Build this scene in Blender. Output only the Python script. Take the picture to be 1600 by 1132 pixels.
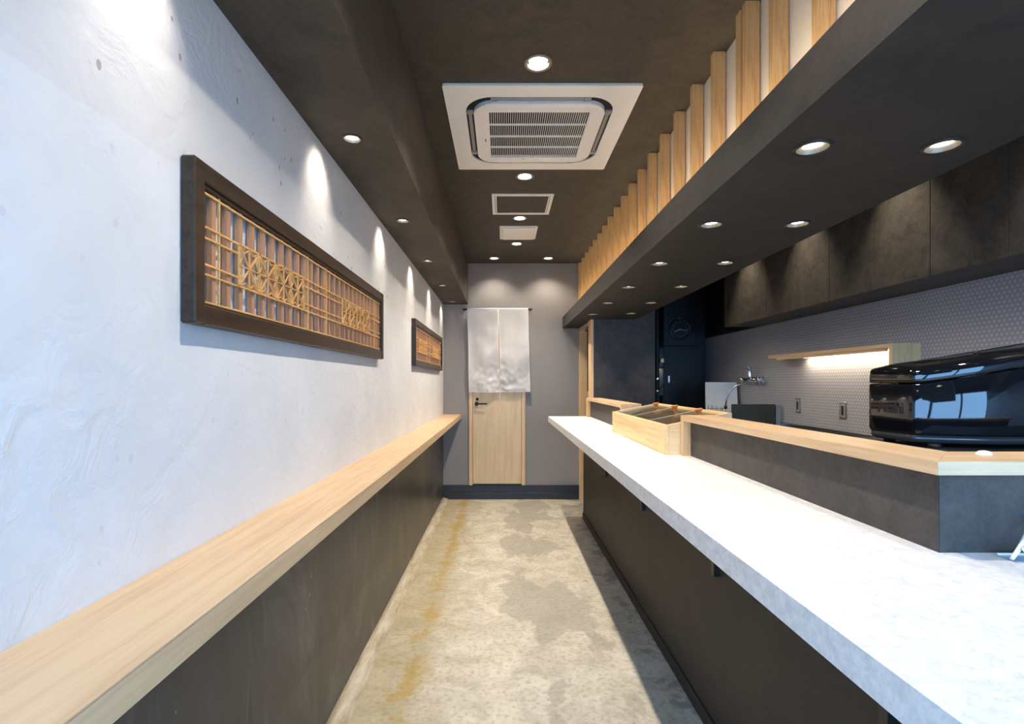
import bpy, bmesh, math, random
from mathutils import Vector, Matrix, noise
random.seed(7)
for o in list(bpy.data.objects): bpy.data.objects.remove(o)
S = bpy.context.scene
C = S.collection
R = math.radians
EYE = 1.38                      # eye height; +Y runs down the room, the camera stands at y = 0
# ------------------------------------------------------------------ camera
cd = bpy.data.cameras.new('camera'); cam = bpy.data.objects.new('camera', cd); C.objects.link(cam)
cam.location = (0, 0, EYE); cam.rotation_euler = (R(90), 0, 0)
cd.sensor_width = 36; cd.lens = 18; cd.shift_x = 15/1600; cd.shift_y = 32/1600
cd.clip_start = 0.02; S.camera = cam
# ------------------------------------------------------------------ daylight and exposure
w = bpy.data.worlds.new('sky'); S.world = w; w.use_nodes = True
bg = w.node_tree.nodes['Background']
bg.inputs[0].default_value = (0.26, 0.555, 1.0, 1); bg.inputs[1].default_value = 10
vs = S.view_settings
vs.view_transform = 'Standard'; vs.look = 'None'; vs.gamma = 1; vs.exposure = 0.05; vs.use_curve_mapping = False
LAMP = (1.0, 0.89, 0.75)
P_MAIN, P_WALL, P_BEAM, P_KIT, P_CAB = 92, 7, 6, 16, 55
DAY_PORTAL = True

# ------------------------------------------------------------------ materials
MATS = {}
def srgb(r, g, b):
    f = lambda c: (c/255/12.92) if c/255 <= 0.04045 else ((c/255+0.055)/1.055)**2.4
    return (f(r), f(g), f(b), 1)
class N:
    def __init__(s, name):
        s.m = bpy.data.materials.new(name); s.m.use_nodes = True; MATS[name] = s.m
        s.t = s.m.node_tree; s.b = s.t.nodes['Principled BSDF']
        s.co = s.t.nodes.new('ShaderNodeTexCoord')
    def n(s, typ, **kw):
        x = s.t.nodes.new(typ)
        for k, v in kw.items(): setattr(x, k, v)
        return x
    def l(s, a, b): s.t.links.new(a, b)
    def mapping(s, scale=(1,1,1), loc=(0,0,0), rot=(0,0,0)):
        m = s.n('ShaderNodeMapping'); m.inputs['Scale'].default_value = scale
        m.inputs['Location'].default_value = loc; m.inputs['Rotation'].default_value = rot
        s.l(s.co.outputs['Object'], m.inputs['Vector']); return m.outputs[0]
    def noise(s, vec, scale, detail=4, rough=.55, dist=0):
        x = s.n('ShaderNodeTexNoise'); x.inputs['Scale'].default_value = scale
        x.inputs['Detail'].default_value = detail; x.inputs['Roughness'].default_value = rough
        x.inputs['Distortion'].default_value = dist
        s.l(vec, x.inputs['Vector']); return x.outputs[0]
    def ramp(s, fac, stops, interp='LINEAR'):
        r = s.n('ShaderNodeValToRGB'); r.color_ramp.interpolation = interp
        e = r.color_ramp.elements
        while len(e) < len(stops): e.new(.5)
        for k, (p, c) in enumerate(stops):
            e[k].position = p; e[k].color = c if len(c) == 4 else (*c, 1)
        s.l(fac, r.inputs[0]); return r.outputs[0]
    def mix(s, fac, a, b, mode='MIX'):
        x = s.n('ShaderNodeMix', data_type='RGBA', blend_type=mode)
        for i, v in ((0, fac), (6, a), (7, b)):
            if hasattr(v, 'links'): s.l(v, x.inputs[i])
            else: x.inputs[i].default_value = v
        return x.outputs[2]
    def math(s, op, a, b=None):
        x = s.n('ShaderNodeMath', operation=op)
        for i, v in ((0, a), (1, b)):
            if v is None: continue
            if hasattr(v, 'links'): s.l(v, x.inputs[i])
            else: x.inputs[i].default_value = v
        return x.outputs[0]
    def bump(s, h, strength=.3, dist=.01):
        x = s.n('ShaderNodeBump'); x.inputs['Strength'].default_value = strength; x.inputs['Distance'].default_value = dist
        s.l(h, x.inputs['Height'])
        if s.b.inputs['Normal'].links: s.l(s.b.inputs['Normal'].links[0].from_socket, x.inputs['Normal'])
        s.l(x.outputs[0], s.b.inputs['Normal'])
    def col(s, c):
        if hasattr(c, 'links'): s.l(c, s.b.inputs['Base Color'])
        else: s.b.inputs['Base Color'].default_value = c
    def set(s, rough=.5, metal=0, spec=.5, **kw):
        s.b.inputs['Roughness'].default_value = rough; s.b.inputs['Metallic'].default_value = metal
        s.b.inputs['Specular IOR Level'].default_value = spec
        for k, v in kw.items(): s.b.inputs[k].default_value = v
        return s.m
def bw(v): return (v, v, v, 1)
def plain(name, c, rough=.5, metal=0, spec=.5, var=.08, sc=12):
    m = N(name); f = m.noise(m.mapping(), sc, 3)
    c2 = tuple(x*(1-var) for x in c[:3])+(1,)
    m.col(m.ramp(f, [(.3, c2), (.7, c)])); return m.set(rough, metal, spec)
def wood(name, a, b, axis='y', freq=55, rough=.42, board=None):
    m = N(name)
    sc = {'x': (.06, 1, 1), 'y': (1, .045, 1), 'z': (1, 1, .06)}[axis]
    v = m.mapping(sc)
    f1 = m.noise(v, freq, 6, .65, .3); f2 = m.noise(v, freq*4, 3, .6)
    f = m.math('ADD', m.math('MULTIPLY', f1, .75), m.math('MULTIPLY', f2, .25))
    c = m.ramp(f, [(.32, a), (.55, b), (.75, tuple(min(1, x*1.06) for x in b[:3]))])
    f3 = m.noise(m.mapping((1, 1, 1)), 1.4, 2)
    c = m.mix(m.ramp(f3, [(.35, bw(0)), (.7, bw(.35))]), c, a)
    m.col(c); m.bump(f, .08, .002); return m.set(rough, 0, .35)
def charcoal(name, a, b, sc=9, rough=.62, spec=.3):
    m = N(name); v = m.mapping()
    f = m.noise(v, sc, 8, .72, .6); g = m.noise(v, sc*9, 3, .6)
    f = m.math('ADD', m.math('MULTIPLY', f, .7), m.math('MULTIPLY', g, .3))
    m.col(m.ramp(f, [(.36, a), (.5, tuple((x+y)/2 for x, y in zip(a, b))), (.66, b)]))
    m.bump(g, .06, .002); return m.set(rough, 0, spec)

charcoal('ceiling_paper', srgb(58, 53, 47), srgb(80, 73, 63), 8)
charcoal('beam_paper', srgb(40, 38, 37), srgb(56, 53, 50), 8)
charcoal('laminate_dark', srgb(52, 49, 47), srgb(78, 73, 69), 11, .5)
charcoal('cabinet_dark', srgb(58, 54, 49), srgb(92, 85, 75), 12, .5)
charcoal('counter_base', srgb(54, 48, 42), srgb(66, 58, 50), 5, .55)
plain('black_paint', srgb(30, 31, 34), .38, 0, .4)
plain('black_matt', srgb(20, 20, 21), .6)
plain('black_cloth', srgb(14, 14, 15), .95, 0, .1)
plain('wall_grey', srgb(146, 140, 136), .75, 0, .25, .05, 3)
plain('white_plastic', srgb(246, 243, 238), .4, 0, .4, .03)
plain('grey_plastic', srgb(150, 148, 144), .45)
plain('base_black', srgb(44, 44, 45), .4, 0, .5)
plain('dark_void', srgb(30, 27, 24), .8)
plain('slat_backing', srgb(232, 224, 212), .85, 0, .2, .06, 60)
plain('board_white', srgb(236, 234, 226), .5, 0, .4, .03)
plain('knob_wood', srgb(205, 128, 62), .45, 0, .4, .25, 40)
plain('chrome', (.75, .76, .78, 1), .12, 1, .5, .05)
plain('steel', (.42, .43, .44, 1), .32, 1, .5, .1, 30)
plain('steel_dark', (.05, .052, .045, 1), .35, .7, .5, .2)
plain('brass', (.75, .58, .2, 1), .3, 1)
plain('ring_dark', srgb(46, 43, 40), .35, .3)
plain('ring_silver', srgb(150, 142, 130), .3, .6)
plain('reflector', (.6, .58, .55, 1), .22, 1)
plain('gloss_black', (.006, .0065, .008, 1), .045, 0, .75, .02)
plain('gloss_grey', (.04, .04, .042, 1), .2, 0, .6)
plain('logo_grey', srgb(30, 30, 32), .3, 0, .3)
plain('mark_grey', srgb(130, 128, 124), .4)
plain('tray_grey', srgb(118, 112, 102), .6)
plain('tray_pale', srgb(176, 188, 204), .35, .3)
plain('lid_edge', srgb(205, 200, 190), .3)
plain('clock_face', srgb(26, 26, 28), .3, 0, .6)
plain('clock_rim', srgb(58, 40, 30), .25, 0, .6)
plain('hand_white', srgb(225, 225, 220), .4)
plain('street_grey', srgb(120, 122, 124), .9)
plain('white_rubber', srgb(235, 235, 230), .5)
plain('thread', srgb(225, 215, 190), .8)
wood('oak_long', srgb(195, 160, 121), srgb(216, 186, 147), 'y', 42)
wood('oak_cross', srgb(195, 160, 121), srgb(216, 186, 147), 'x', 42)
wood('oak_up', srgb(200, 162, 116), srgb(228, 194, 148), 'z', 42)
wood('door_wood', srgb(204, 174, 132), srgb(222, 196, 156), 'z', 30)
wood('slat_wood', srgb(176, 132, 82), srgb(220, 182, 128), 'z', 70)
wood('pine', srgb(212, 170, 108), srgb(240, 214, 164), 'y', 16)
wood('pine_end', srgb(214, 176, 126), srgb(238, 212, 170), 'x', 16)
wood('kumiko', srgb(192, 138, 78), srgb(228, 180, 116), 'y', 60)
wood('lattice_slat', srgb(126, 84, 58), srgb(188, 140, 104), 'z', 60)
wood('frame_dark', srgb(36, 27, 21), srgb(66, 50, 37), 'y', 45, .36)

# painted concrete of the left wall, white above and black below the counter
def concrete_paint(name, white):
    m = N(name); v = m.mapping()
    sep = m.n('ShaderNodeSeparateXYZ'); m.l(m.co.outputs['Object'], sep.inputs[0]); Z = sep.outputs[2]
    big = m.noise(v, 2.2, 5, .6, .5); fine = m.noise(v, 60, 4, .6); mid = m.noise(v, 11, 5, .6, .8)
    vo = m.n('ShaderNodeTexVoronoi'); vo.inputs['Scale'].default_value = 17; m.l(m.mapping((1, 1, .7)), vo.inputs['Vector'])
    pick = m.noise(m.mapping(loc=(3, 1, 4)), 4.5, 3)
    pit = m.math('LESS_THAN', vo.outputs['Distance'], m.math('MULTIPLY', m.math('SUBTRACT', pick, .46), .8))
    if white:
        above = m.math('GREATER_THAN', m.math('ADD', Z, m.math('MULTIPLY', m.math('SUBTRACT', mid, .5), .02)), 1.845)
        c = m.ramp(big, [(.3, srgb(204, 205, 206)), (.7, srgb(218, 218, 218))])
        c = m.mix(m.math('MULTIPLY', above, .3), c, srgb(198, 194, 188))
        tiny = m.n('ShaderNodeTexVoronoi'); tiny.inputs['Scale'].default_value = 30; m.l(m.mapping((1, 1, .6), (2, 5, 1)), tiny.inputs['Vector'])
        p2 = m.noise(m.mapping(loc=(8, 2, 9)), 7, 3)
        spk = m.math('LESS_THAN', tiny.outputs['Distance'], m.math('MULTIPLY', m.math('SUBTRACT', p2, .46), 1.1))
        c = m.mix(m.math('MULTIPLY', m.math('MULTIPLY', spk, above), .6), c, srgb(120, 112, 104))
        c = m.mix(m.math('MULTIPLY', pit, .18), c, srgb(150, 158, 172))
        m.col(c)
        h = m.math('ADD', m.math('MULTIPLY', mid, .5), m.math('MULTIPLY', fine, .12))
        h = m.math('ADD', h, m.math('MULTIPLY', above, -.5))
        h = m.math('SUBTRACT', h, m.math('MULTIPLY', pit, .35))
        m.bump(h, .75, .014); return m.set(.72, 0, .25)
    st = m.noise(m.mapping((1, 1, .55)), 3.2, 7, .7, .9)
    c = m.ramp(st, [(.32, srgb(42, 42, 43)), (.5, srgb(58, 58, 58)), (.68, srgb(96, 93, 88))])
    drip = m.ramp(m.noise(m.mapping((1, 1, .14), (4, 4, 0)), 13, 3), [(.66, bw(0)), (.69, bw(.75))])
    c = m.mix(drip, c, srgb(26, 28, 32))
    fl = m.n('ShaderNodeTexVoronoi'); fl.inputs['Scale'].default_value = 34; m.l(m.mapping((1, 1, .6), (5, 2, 8)), fl.inputs['Vector'])
    fk = m.math('LESS_THAN', fl.outputs['Distance'], m.math('MULTIPLY', m.math('SUBTRACT', m.noise(m.mapping(loc=(1, 8, 3)), 3, 3), .5), .9))
    c = m.mix(m.math('MULTIPLY', fk, .7), c, srgb(150, 152, 156)); m.col(c)
    h = m.math('ADD', st, m.math('MULTIPLY', pit, -.4)); m.bump(h, .3, .006); return m.set(.36, 0, .5)
concrete_paint('wall_white', True); concrete_paint('wall_black', False)

def floor_mat():
    m = N('floor_concrete'); v = m.mapping()
    sep = m.n('ShaderNodeSeparateXYZ'); m.l(m.co.outputs['Object'], sep.inputs[0]); X, Y = sep.outputs[0], sep.outputs[1]
    n1 = m.noise(v, 1.6, 6, .62, .6); n2 = m.noise(v, 5, 6, .68, .7); n3 = m.noise(v, 38, 5, .65)
    nx = m.noise(m.mapping((.8, 1.1, 1), (2, 3, 0)), 7, 7, .72, .5)
    c = m.ramp(n2, [(.3, srgb(176, 168, 150)), (.5, srgb(204, 195, 176)), (.7, srgb(222, 214, 198))])
    # cooler worn patches with a soft edge, in the middle of the aisle
    p = m.math('ADD', m.math('MULTIPLY', m.math('ABSOLUTE', m.math('SUBTRACT', X, .22)), -.45), m.noise(m.mapping((1, .7, 1), (1.3, .2, 0)), 1.9, 6, .6, .3))
    c = m.mix(m.ramp(p, [(.44, bw(0)), (.47, bw(.65))]), c, srgb(162, 155, 141))
    # ochre stain along the left wall
    q = m.math('ADD', m.math('MULTIPLY', X, -1.0), m.math('MULTIPLY', m.math('SUBTRACT', nx, .5), 1.3))
    c = m.mix(m.ramp(q, [(.16, bw(0)), (.36, bw(.3)), (.7, bw(.75))]), c, srgb(166, 148, 100))
    q2 = m.math('ADD', m.math('MULTIPLY', m.math('ABSOLUTE', m.math('ADD', X, .43)), -3.2), m.math('MULTIPLY', n2, 1.7))
    c = m.mix(m.ramp(q2, [(.66, bw(0)), (.90, bw(.8))]), c, srgb(176, 146, 66))
    # far end, browner with age
    far = m.math('ADD', m.math('MULTIPLY', Y, .16), m.math('MULTIPLY', nx, .8))
    c = m.mix(m.ramp(far, [(1.02, bw(0)), (1.28, bw(.6))]), c, srgb(150, 130, 92))
    # dark oil marks towards the counter
    r = m.math('ADD', m.math('MULTIPLY', X, .5), m.math('MULTIPLY', m.noise(m.mapping(loc=(7, 1, 2)), 6.5, 5, .65), 1))
    c = m.mix(m.ramp(r, [(.90, bw(0)), (.97, bw(.55))]), c, srgb(104, 100, 94))
    c = m.mix(m.ramp(n3, [(.34, bw(.5)), (.5, bw(0))]), c, srgb(140, 131, 112))
    m.col(c); m.bump(m.math('ADD', m.math('MULTIPLY', n2, .7), m.math('MULTIPLY', n3, .3)), .22, .006)
    return m.set(.46, 0, .4)
floor_mat()
m = N('floor_edge'); f = m.noise(m.mapping((1, .2, 1)), 24, 5, .7)
m.col(m.ramp(f, [(.3, srgb(150, 134, 104)), (.6, srgb(196, 184, 160)), (.8, srgb(214, 206, 190))])); m.bump(f, .4, .01); m.set(.8)

m = N('counter_white'); v = m.mapping(); f = m.noise(v, 48, 8, .78, .3); g = m.noise(v, 9, 5, .6)
c = m.ramp(f, [(.34, srgb(206, 205, 205)), (.5, srgb(226, 225, 224)), (.62, srgb(238, 237, 236))])
m.col(m.mix(m.ramp(g, [(.4, bw(0)), (.7, bw(.15))]), c, srgb(214, 213, 213))); m.set(.42, 0, .4)

def dots(name):
    m = N(name); a = .0255
    sep = m.n('ShaderNodeSeparateXYZ'); m.l(m.co.outputs['Object'], sep.inputs[0])
    u = m.math('MULTIPLY', sep.outputs[1], 1/a); vv = m.math('MULTIPLY', sep.outputs[2], 1/(a*1.732))
    ds = []
    for off in (0, .5):
        fu = m.math('SUBTRACT', m.math('FRACT', m.math('ADD', u, off)), .5)
        fv = m.math('MULTIPLY', m.math('SUBTRACT', m.math('FRACT', m.math('ADD', vv, off)), .5), 1.732)
        ds.append(m.math('SQRT', m.math('ADD', m.math('MULTIPLY', fu, fu), m.math('MULTIPLY', fv, fv))))
    d = m.math('MINIMUM', ds[0], ds[1])
    m.col(m.ramp(d, [(.17, srgb(186, 184, 186)), (.27, srgb(150, 148, 151))])); m.bump(m.ramp(d, [(.17, bw(1)), (.3, bw(0))]), .15, .003)
    return m.set(.38, 0, .45)
dots('dotted_wall')

m = N('noren_cloth'); f = m.noise(m.mapping(), 300, 2); m.col(m.ramp(f, [(.3, srgb(236, 236, 238)), (.7, srgb(248, 248, 249))])); m.bump(f, .08, .001)
m.set(.85, 0, .2)
tr = m.n('ShaderNodeBsdfTranslucent'); tr.inputs[0].default_value = (.9, .88, .85, 1)
mx = m.n('ShaderNodeMixShader'); mx.inputs[0].default_value = .18
m.l(m.b.outputs[0], mx.inputs[1]); m.l(tr.outputs[0], mx.inputs[2]); m.l(mx.outputs[0], m.t.nodes['Material Output'].inputs[0])
m = N('acrylic'); m.set(.05, 0, .5); m.col((.8, .8, .8, 1))
gl = m.n('ShaderNodeBsdfGlossy'); gl.inputs['Roughness'].default_value = .03; tp = m.n('ShaderNodeBsdfTransparent'); tp.inputs[0].default_value = (.8, .8, .79, 1)
fr = m.n('ShaderNodeMath'); fr.operation = 'MULTIPLY'; fr.inputs[1].default_value = .28; lwt = m.n('ShaderNodeLayerWeight'); lwt.inputs[0].default_value = .45; m.l(lwt.outputs['Facing'], fr.inputs[0])
mx = m.n('ShaderNodeMixShader'); m.l(fr.outputs[0], mx.inputs[0]); m.l(tp.outputs[0], mx.inputs[1]); m.l(gl.outputs[0], mx.inputs[2]); m.l(mx.outputs[0], m.t.nodes['Material Output'].inputs[0])
def emit(name, c, s):
    m = N(name); m.col((.9, .9, .9, 1)); m.b.inputs['Emission Color'].default_value = (*c, 1); m.b.inputs['Emission Strength'].default_value = s
emit('lens_warm', (1, .93, .82), 9); emit('led_strip', (1, .86, .66), 14); emit('led_soft', (1, .8, .55), 2)

# ------------------------------------------------------------------ mesh helpers
class MB:
    def __init__(s): s.bm = bmesh.new()
    def box(s, x0, x1, y0, y1, z0, z1, bev=0, mi=0):
        vs = [s.bm.verts.new(p) for p in ((x0,y0,z0),(x1,y0,z0),(x1,y1,z0),(x0,y1,z0),(x0,y0,z1),(x1,y0,z1),(x1,y1,z1),(x0,y1,z1))]
        fs = [s.bm.faces.new([vs[i] for i in q]) for q in ((0,3,2,1),(4,5,6,7),(0,1,5,4),(1,2,6,5),(2,3,7,6),(3,0,4,7))]
        for f in fs: f.material_index = mi
        if bev:
            es = list({e for f in fs for e in f.edges})
            bmesh.ops.bevel(s.bm, geom=es, offset=bev, segments=1, affect='EDGES')
        return s
    def prism(s, pts, a, b, axis='z'):      # polygon pts extruded from a to b along axis
        def P(p, t):
            return {'z': (p[0], p[1], t), 'y': (p[0], t, p[1]), 'x': (t, p[0], p[1])}[axis]
        lo = [s.bm.verts.new(P(p, a)) for p in pts]; hi = [s.bm.verts.new(P(p, b)) for p in pts]
        n = len(pts); s.bm.faces.new(lo[::-1]); s.bm.faces.new(hi)
        for i in range(n): s.bm.faces.new((lo[i], lo[(i+1)%n], hi[(i+1)%n], hi[i]))
        bmesh.ops.recalc_face_normals(s.bm, faces=s.bm.faces); return s
    def loft(s, rings, cap0=True, cap1=True, smooth=True, closed=True):
        vs = [[s.bm.verts.new(p) for p in r] for r in rings]; n = len(rings[0])
        for a, b in zip(vs, vs[1:]):
            for i in range(n if closed else n-1):
                f = s.bm.faces.new((a[i], a[(i+1)%n], b[(i+1)%n], b[i])); f.smooth = smooth
        if cap0: s.bm.faces.new(vs[0][::-1])
        if cap1: s.bm.faces.new(vs[-1])
        bmesh.ops.recalc_face_normals(s.bm, faces=s.bm.faces); return s
    def lathe(s, prof, origin, axis=(0,0,1), seg=28, cap0=False, cap1=False):   # prof: (radius, height)
        q = Vector((0,0,1)).rotation_difference(Vector(axis)).to_matrix(); o = Vector(origin)
        rings = [[o + q @ Vector((r*math.cos(2*math.pi*k/seg), r*math.sin(2*math.pi*k/seg), h)) for k in range(seg)] for r, h in prof]
        return s.loft(rings, cap0, cap1)
    def tube(s, path, r, seg=10):
        pts = [Vector(p) for p in path]; rings = []; up = Vector((.13, .27, .95)).normalized()
        for i, p in enumerate(pts):
            t = (pts[min(i+1, len(pts)-1)] - pts[max(i-1, 0)]).normalized()
            a = t.cross(up).normalized(); b = t.cross(a); rr = r[i] if isinstance(r, (list, tuple)) else r
            rings.append([p + a*rr*math.cos(2*math.pi*k/seg) + b*rr*math.sin(2*math.pi*k/seg) for k in range(seg)])
        return s.loft(rings)
    def bar(s, p, q, wd, dp, nrm=(1,0,0)):   # rectangular bar from p to q, depth dp along nrm
        p, q, n = Vector(p), Vector(q), Vector(nrm); t = (q-p).normalized(); a = t.cross(n).normalized()*wd/2; d = n*dp/2
        return s.loft([[c-a-d, c+a-d, c+a+d, c-a+d] for c in (p, q)], smooth=False)
    def build(s, name, mat, parent=None, tag=None):
        me = bpy.data.meshes.new(name); s.bm.to_mesh(me); s.bm.free()
        for k in (mat if isinstance(mat, (list, tuple)) else [mat]): me.materials.append(MATS[k])
        o = bpy.data.objects.new(name, me); C.objects.link(o)
        if parent is not None:
            o.parent = parent; o.matrix_parent_inverse = parent_inv(parent)
        if tag: setp(o, *tag)
        return o
def parent_inv(p):
    m = Matrix.Identity(4); q = p
    while q is not None:
        m = Matrix.LocRotScale(q.location, q.rotation_euler, q.scale) @ (m if q is p else m); q = None
    # parents carry no rotation here; sub-parts have meshes in world coordinates under an Empty root
    return WORLD.get(p.name, Matrix.Identity(4)).inverted()
WORLD = {}
def setp(o, label=None, cat=None, group=None, kind=None):
    if label: o['label'] = label
    if cat: o['category'] = cat
    if group: o['group'] = group
    if kind: o['kind'] = kind
    return o
def empty(name, loc, label, cat=None, group=None, kind=None):
    o = bpy.data.objects.new(name, None); C.objects.link(o); o.location = loc; o.empty_display_size = .05
    WORLD[o.name] = Matrix.Translation(loc)
    return setp(o, label, cat, group, kind)
def B(*a, **k): return MB().box(*a, **k)
def struct(name, mb, mat, label, parent=None): return mb.build(name, mat, parent, (label, None, None, 'structure'))
def copy_tree(o, parent=None):
    c = o.copy(); C.objects.link(c)
    if parent is not None: c.parent = parent
    for ch in list(o.children): copy_tree(ch, c)
    return c
def punch(obj, holes):           # cut round holes into a ceiling slab, then drop the cutter
    mb = MB()
    for (x, y, z, r, d) in holes: mb.lathe([(r, -.05), (r, d)], (x, y, z), seg=28, cap0=True, cap1=True)
    k = mb.build('cutter', 'dark_void')
    md = obj.modifiers.new('cut', 'BOOLEAN'); md.operation = 'DIFFERENCE'; md.object = k; md.solver = 'EXACT'
    dg = bpy.context.evaluated_depsgraph_get(); me = bpy.data.meshes.new_from_object(obj.evaluated_get(dg))
    obj.modifiers.clear(); obj.data = me; bpy.data.objects.remove(k)
def text_mesh(txt, size, name, mat, parent, M, extrude=.0006, bold=0):
    cu = bpy.data.curves.new('t', 'FONT'); cu.body = txt; cu.size = size; cu.align_x = 'CENTER'; cu.align_y = 'CENTER'; cu.extrude = extrude; cu.offset = bold
    t = bpy.data.objects.new('t', cu); C.objects.link(t)
    dg = bpy.context.evaluated_depsgraph_get(); me = bpy.data.meshes.new_from_object(t.evaluated_get(dg)); bpy.data.objects.remove(t)
    me.name = name; me.transform(M); me.materials.clear(); me.materials.append(MATS[mat])
    o = bpy.data.objects.new(name, me); C.objects.link(o); o.parent = parent; o.matrix_parent_inverse = parent_inv(parent); return o
def rrect(x0, x1, y0, y1, r, seg=6):
    rs = r if isinstance(r, (list, tuple)) else (r, r, r, r); out = []
    for (cx, cy, a0, q) in ((x0, y0, 180, rs[0]), (x1, y0, 270, rs[1]), (x1, y1, 0, rs[2]), (x0, y1, 90, rs[3])):
        sx = 1 if cx == x0 else -1; sy = 1 if cy == y0 else -1
        for k in range(seg+1):
            a = R(a0 + 90*k/seg); out.append((cx+sx*q+q*math.cos(a), cy+sy*q+q*math.sin(a)))
    return out

# ------------------------------------------------------------------ room shell
XL, XR, YB, YF, ZC = -.70, 2.40, 6.06, -.85, 2.79
ZBULK, XBULK = 2.305, -.41
ZBM, ZBMT, XBM0, XBM1 = EYE+.64, EYE+.772, .712, 1.35
struct('floor', B(XL-.15, XR+.15, YF, YB+.15, -.1, 0), 'floor_concrete', 'worn concrete floor with ochre stains')
wl = struct('wall_left', B(XL-.15, XL, YF, YB, .97, ZC+.1), 'wall_white', 'rough white painted concrete wall')
lw = struct('wall_left_lower', B(XL-.15, XL, YF, YB, 0, .97), 'wall_black', 'black painted concrete wall below the oak counter')
struct('wall_back', B(XL-.15, .93, YB, YB+.15, 0, ZC+.1), 'wall_grey', 'plain grey end wall around the wooden door')
struct('wall_kitchen_end', B(.93, XR+.15, YB, YB+.15, 0, ZC+.1), 'black_matt', 'black end wall of the kitchen')
wr = struct('wall_right', B(XR, XR+.15, YF, YB, 0, EYE+.52), 'dotted_wall', 'grey kitchen wall with a fine pale dot pattern')
struct('wall_right_upper', B(XR, XR+.15, YF, YB, EYE+.52, ZC+.1), 'black_matt', 'black wall strip above the dotted kitchen wall')
ceil = struct('ceiling', B(XBULK, XR+.15, YF, YB, ZC, ZC+.16), 'ceiling_paper', 'charcoal papered ceiling')
bulk = struct('ceiling_bulkhead', B(XL, XBULK, YF, YB, ZBULK, ZC+.16), 'ceiling_paper', 'charcoal dropped bulkhead along the white wall')
beam = struct('ceiling_beam', B(XBM0, XBM1, YF, YB, ZBM, ZBMT), 'beam_paper', 'long charcoal lighting canopy over the bar')
struct('wall_slat_backing', B(.955, XBM1, YF, YB, ZBMT, ZC), 'slat_backing', 'white wall behind the wooden slats')
mb = MB().box(.925, XBM1, 5.2, 5.3, 0, ZBM).box(XBM1, 1.55, 5.2, 5.3, 0, ZC)
struct('wall_partition', mb, 'laminate_dark', 'dark charcoal partition panel beside the side doorway')
# concrete ridge where wall and floor meet
mb = MB(); pr = []
for k in range(36):
    y = YF + (YB-YF)*k/35; e = .075 + .016*noise.noise((0, y*2.1, 3)); h = .016 + .006*noise.noise((4, y*1.7, 0))
    pr.append([(XL, y, -.001), (XL, y, h+.012), (XL+e*.45, y, h), (XL+e, y, .0015), (XL+e, y, -.001)])
struct('trim_1', mb.loft(pr), 'floor_edge', 'rough concrete fillet along the black wall')
# shopfront behind the camera, open to the street
mb = MB().box(XL-.15, XR+.15, YF-.12, YF, 2.45, ZC+.16)
for x in (XL-.15, .62, 1.5, XR): mb.box(x, x+(.15 if x in (XL-.15, XR) else .06), YF-.1, YF-.02, 0, 2.45)
mb.box(.62, XR, YF-.1, YF-.02, 0, .3)
struct('window_1', mb, 'black_matt', 'dark shopfront frame at the street end')
struct('street', B(-9, 11, -12, YF-.12, -.1, -.02), 'street_grey', 'paved street outside the shopfront')
if DAY_PORTAL:
    pl = bpy.data.lights.new('daylight_portal', 'AREA'); pl.shape = 'RECTANGLE'; pl.size = XR-XL; pl.size_y = 2.45; pl.cycles.is_portal = True
    po = bpy.data.objects.new('daylight_portal', pl); C.objects.link(po); po.location = ((XL+XR)/2, YF-.06, 1.225); po.rotation_euler = (R(90), 0, 0)
mb = MB().box(XL, .905, YB-.022, YB, 0, .082, .002).box(XL, .905, YB-.016, YB, .084, .168, .002)
struct('baseboard_back', mb, 'base_black', 'black skirting and step below the wooden door')

# ------------------------------------------------------------------ doors
d1 = empty('door_1', (-.05, YB, .17), 'pale wooden door behind the white cloth in the grey end wall', None, None, 'structure')
dx0, dx1 = (733-785)/132, (820.5-785)/132
B(dx0, dx0+.042, YB-.03, YB, .168, 2.12, .002).build('door_jamb', 'oak_up', d1)
B(dx1-.042, dx1, YB-.03, YB, .168, 2.12, .002).build('door_jamb', 'oak_up', d1)
B(dx0, dx1, YB-.03, YB, 2.12, 2.16, .002).build('door_head', 'oak_cross', d1)
leaf = B(dx0+.046, dx1-.046, YB-.014, YB, .182, 2.116, .001).build('door_leaf', 'door_wood', d1)
B(dx0+.042, dx1-.042, YB-.024, YB, .166, .18).build('sill', 'black_matt', d1)
hx, hz = (746-785)/132, EYE-(631-598)/132
hd = B(hx-.028, hx+.012, YB-.05, YB-.012, hz-.022, hz+.022, .003).build('handle', 'black_matt', d1)
MB().tube([(hx, YB-.045, hz), (hx, YB-.062, hz), (hx+.03, YB-.066, hz), (hx+.115, YB-.066, hz)], .009).build('lever', 'black_matt', hd)
B(hx-.016, hx+.014, YB-.024, YB-.012, hz+.035, hz+.07, .003).build('lock_plate', 'black_matt', d1)
d2 = empty('door_2', (.92, 5.6, 0), 'wood framed side doorway into the kitchen', None, None, 'structure')
B(.905, 1.06, YB-.03, YB, 0, ZBM, .002).build('door_jamb', 'oak_up', d2)
B(.895, .925, 5.19, 5.34, 0, ZBM, .002).build('door_jamb', 'oak_up', d2)
B(.905, .935, 5.34, YB-.03, ZBM-.03, ZBM, .002).build('door_head', 'oak_long', d2)

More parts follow.
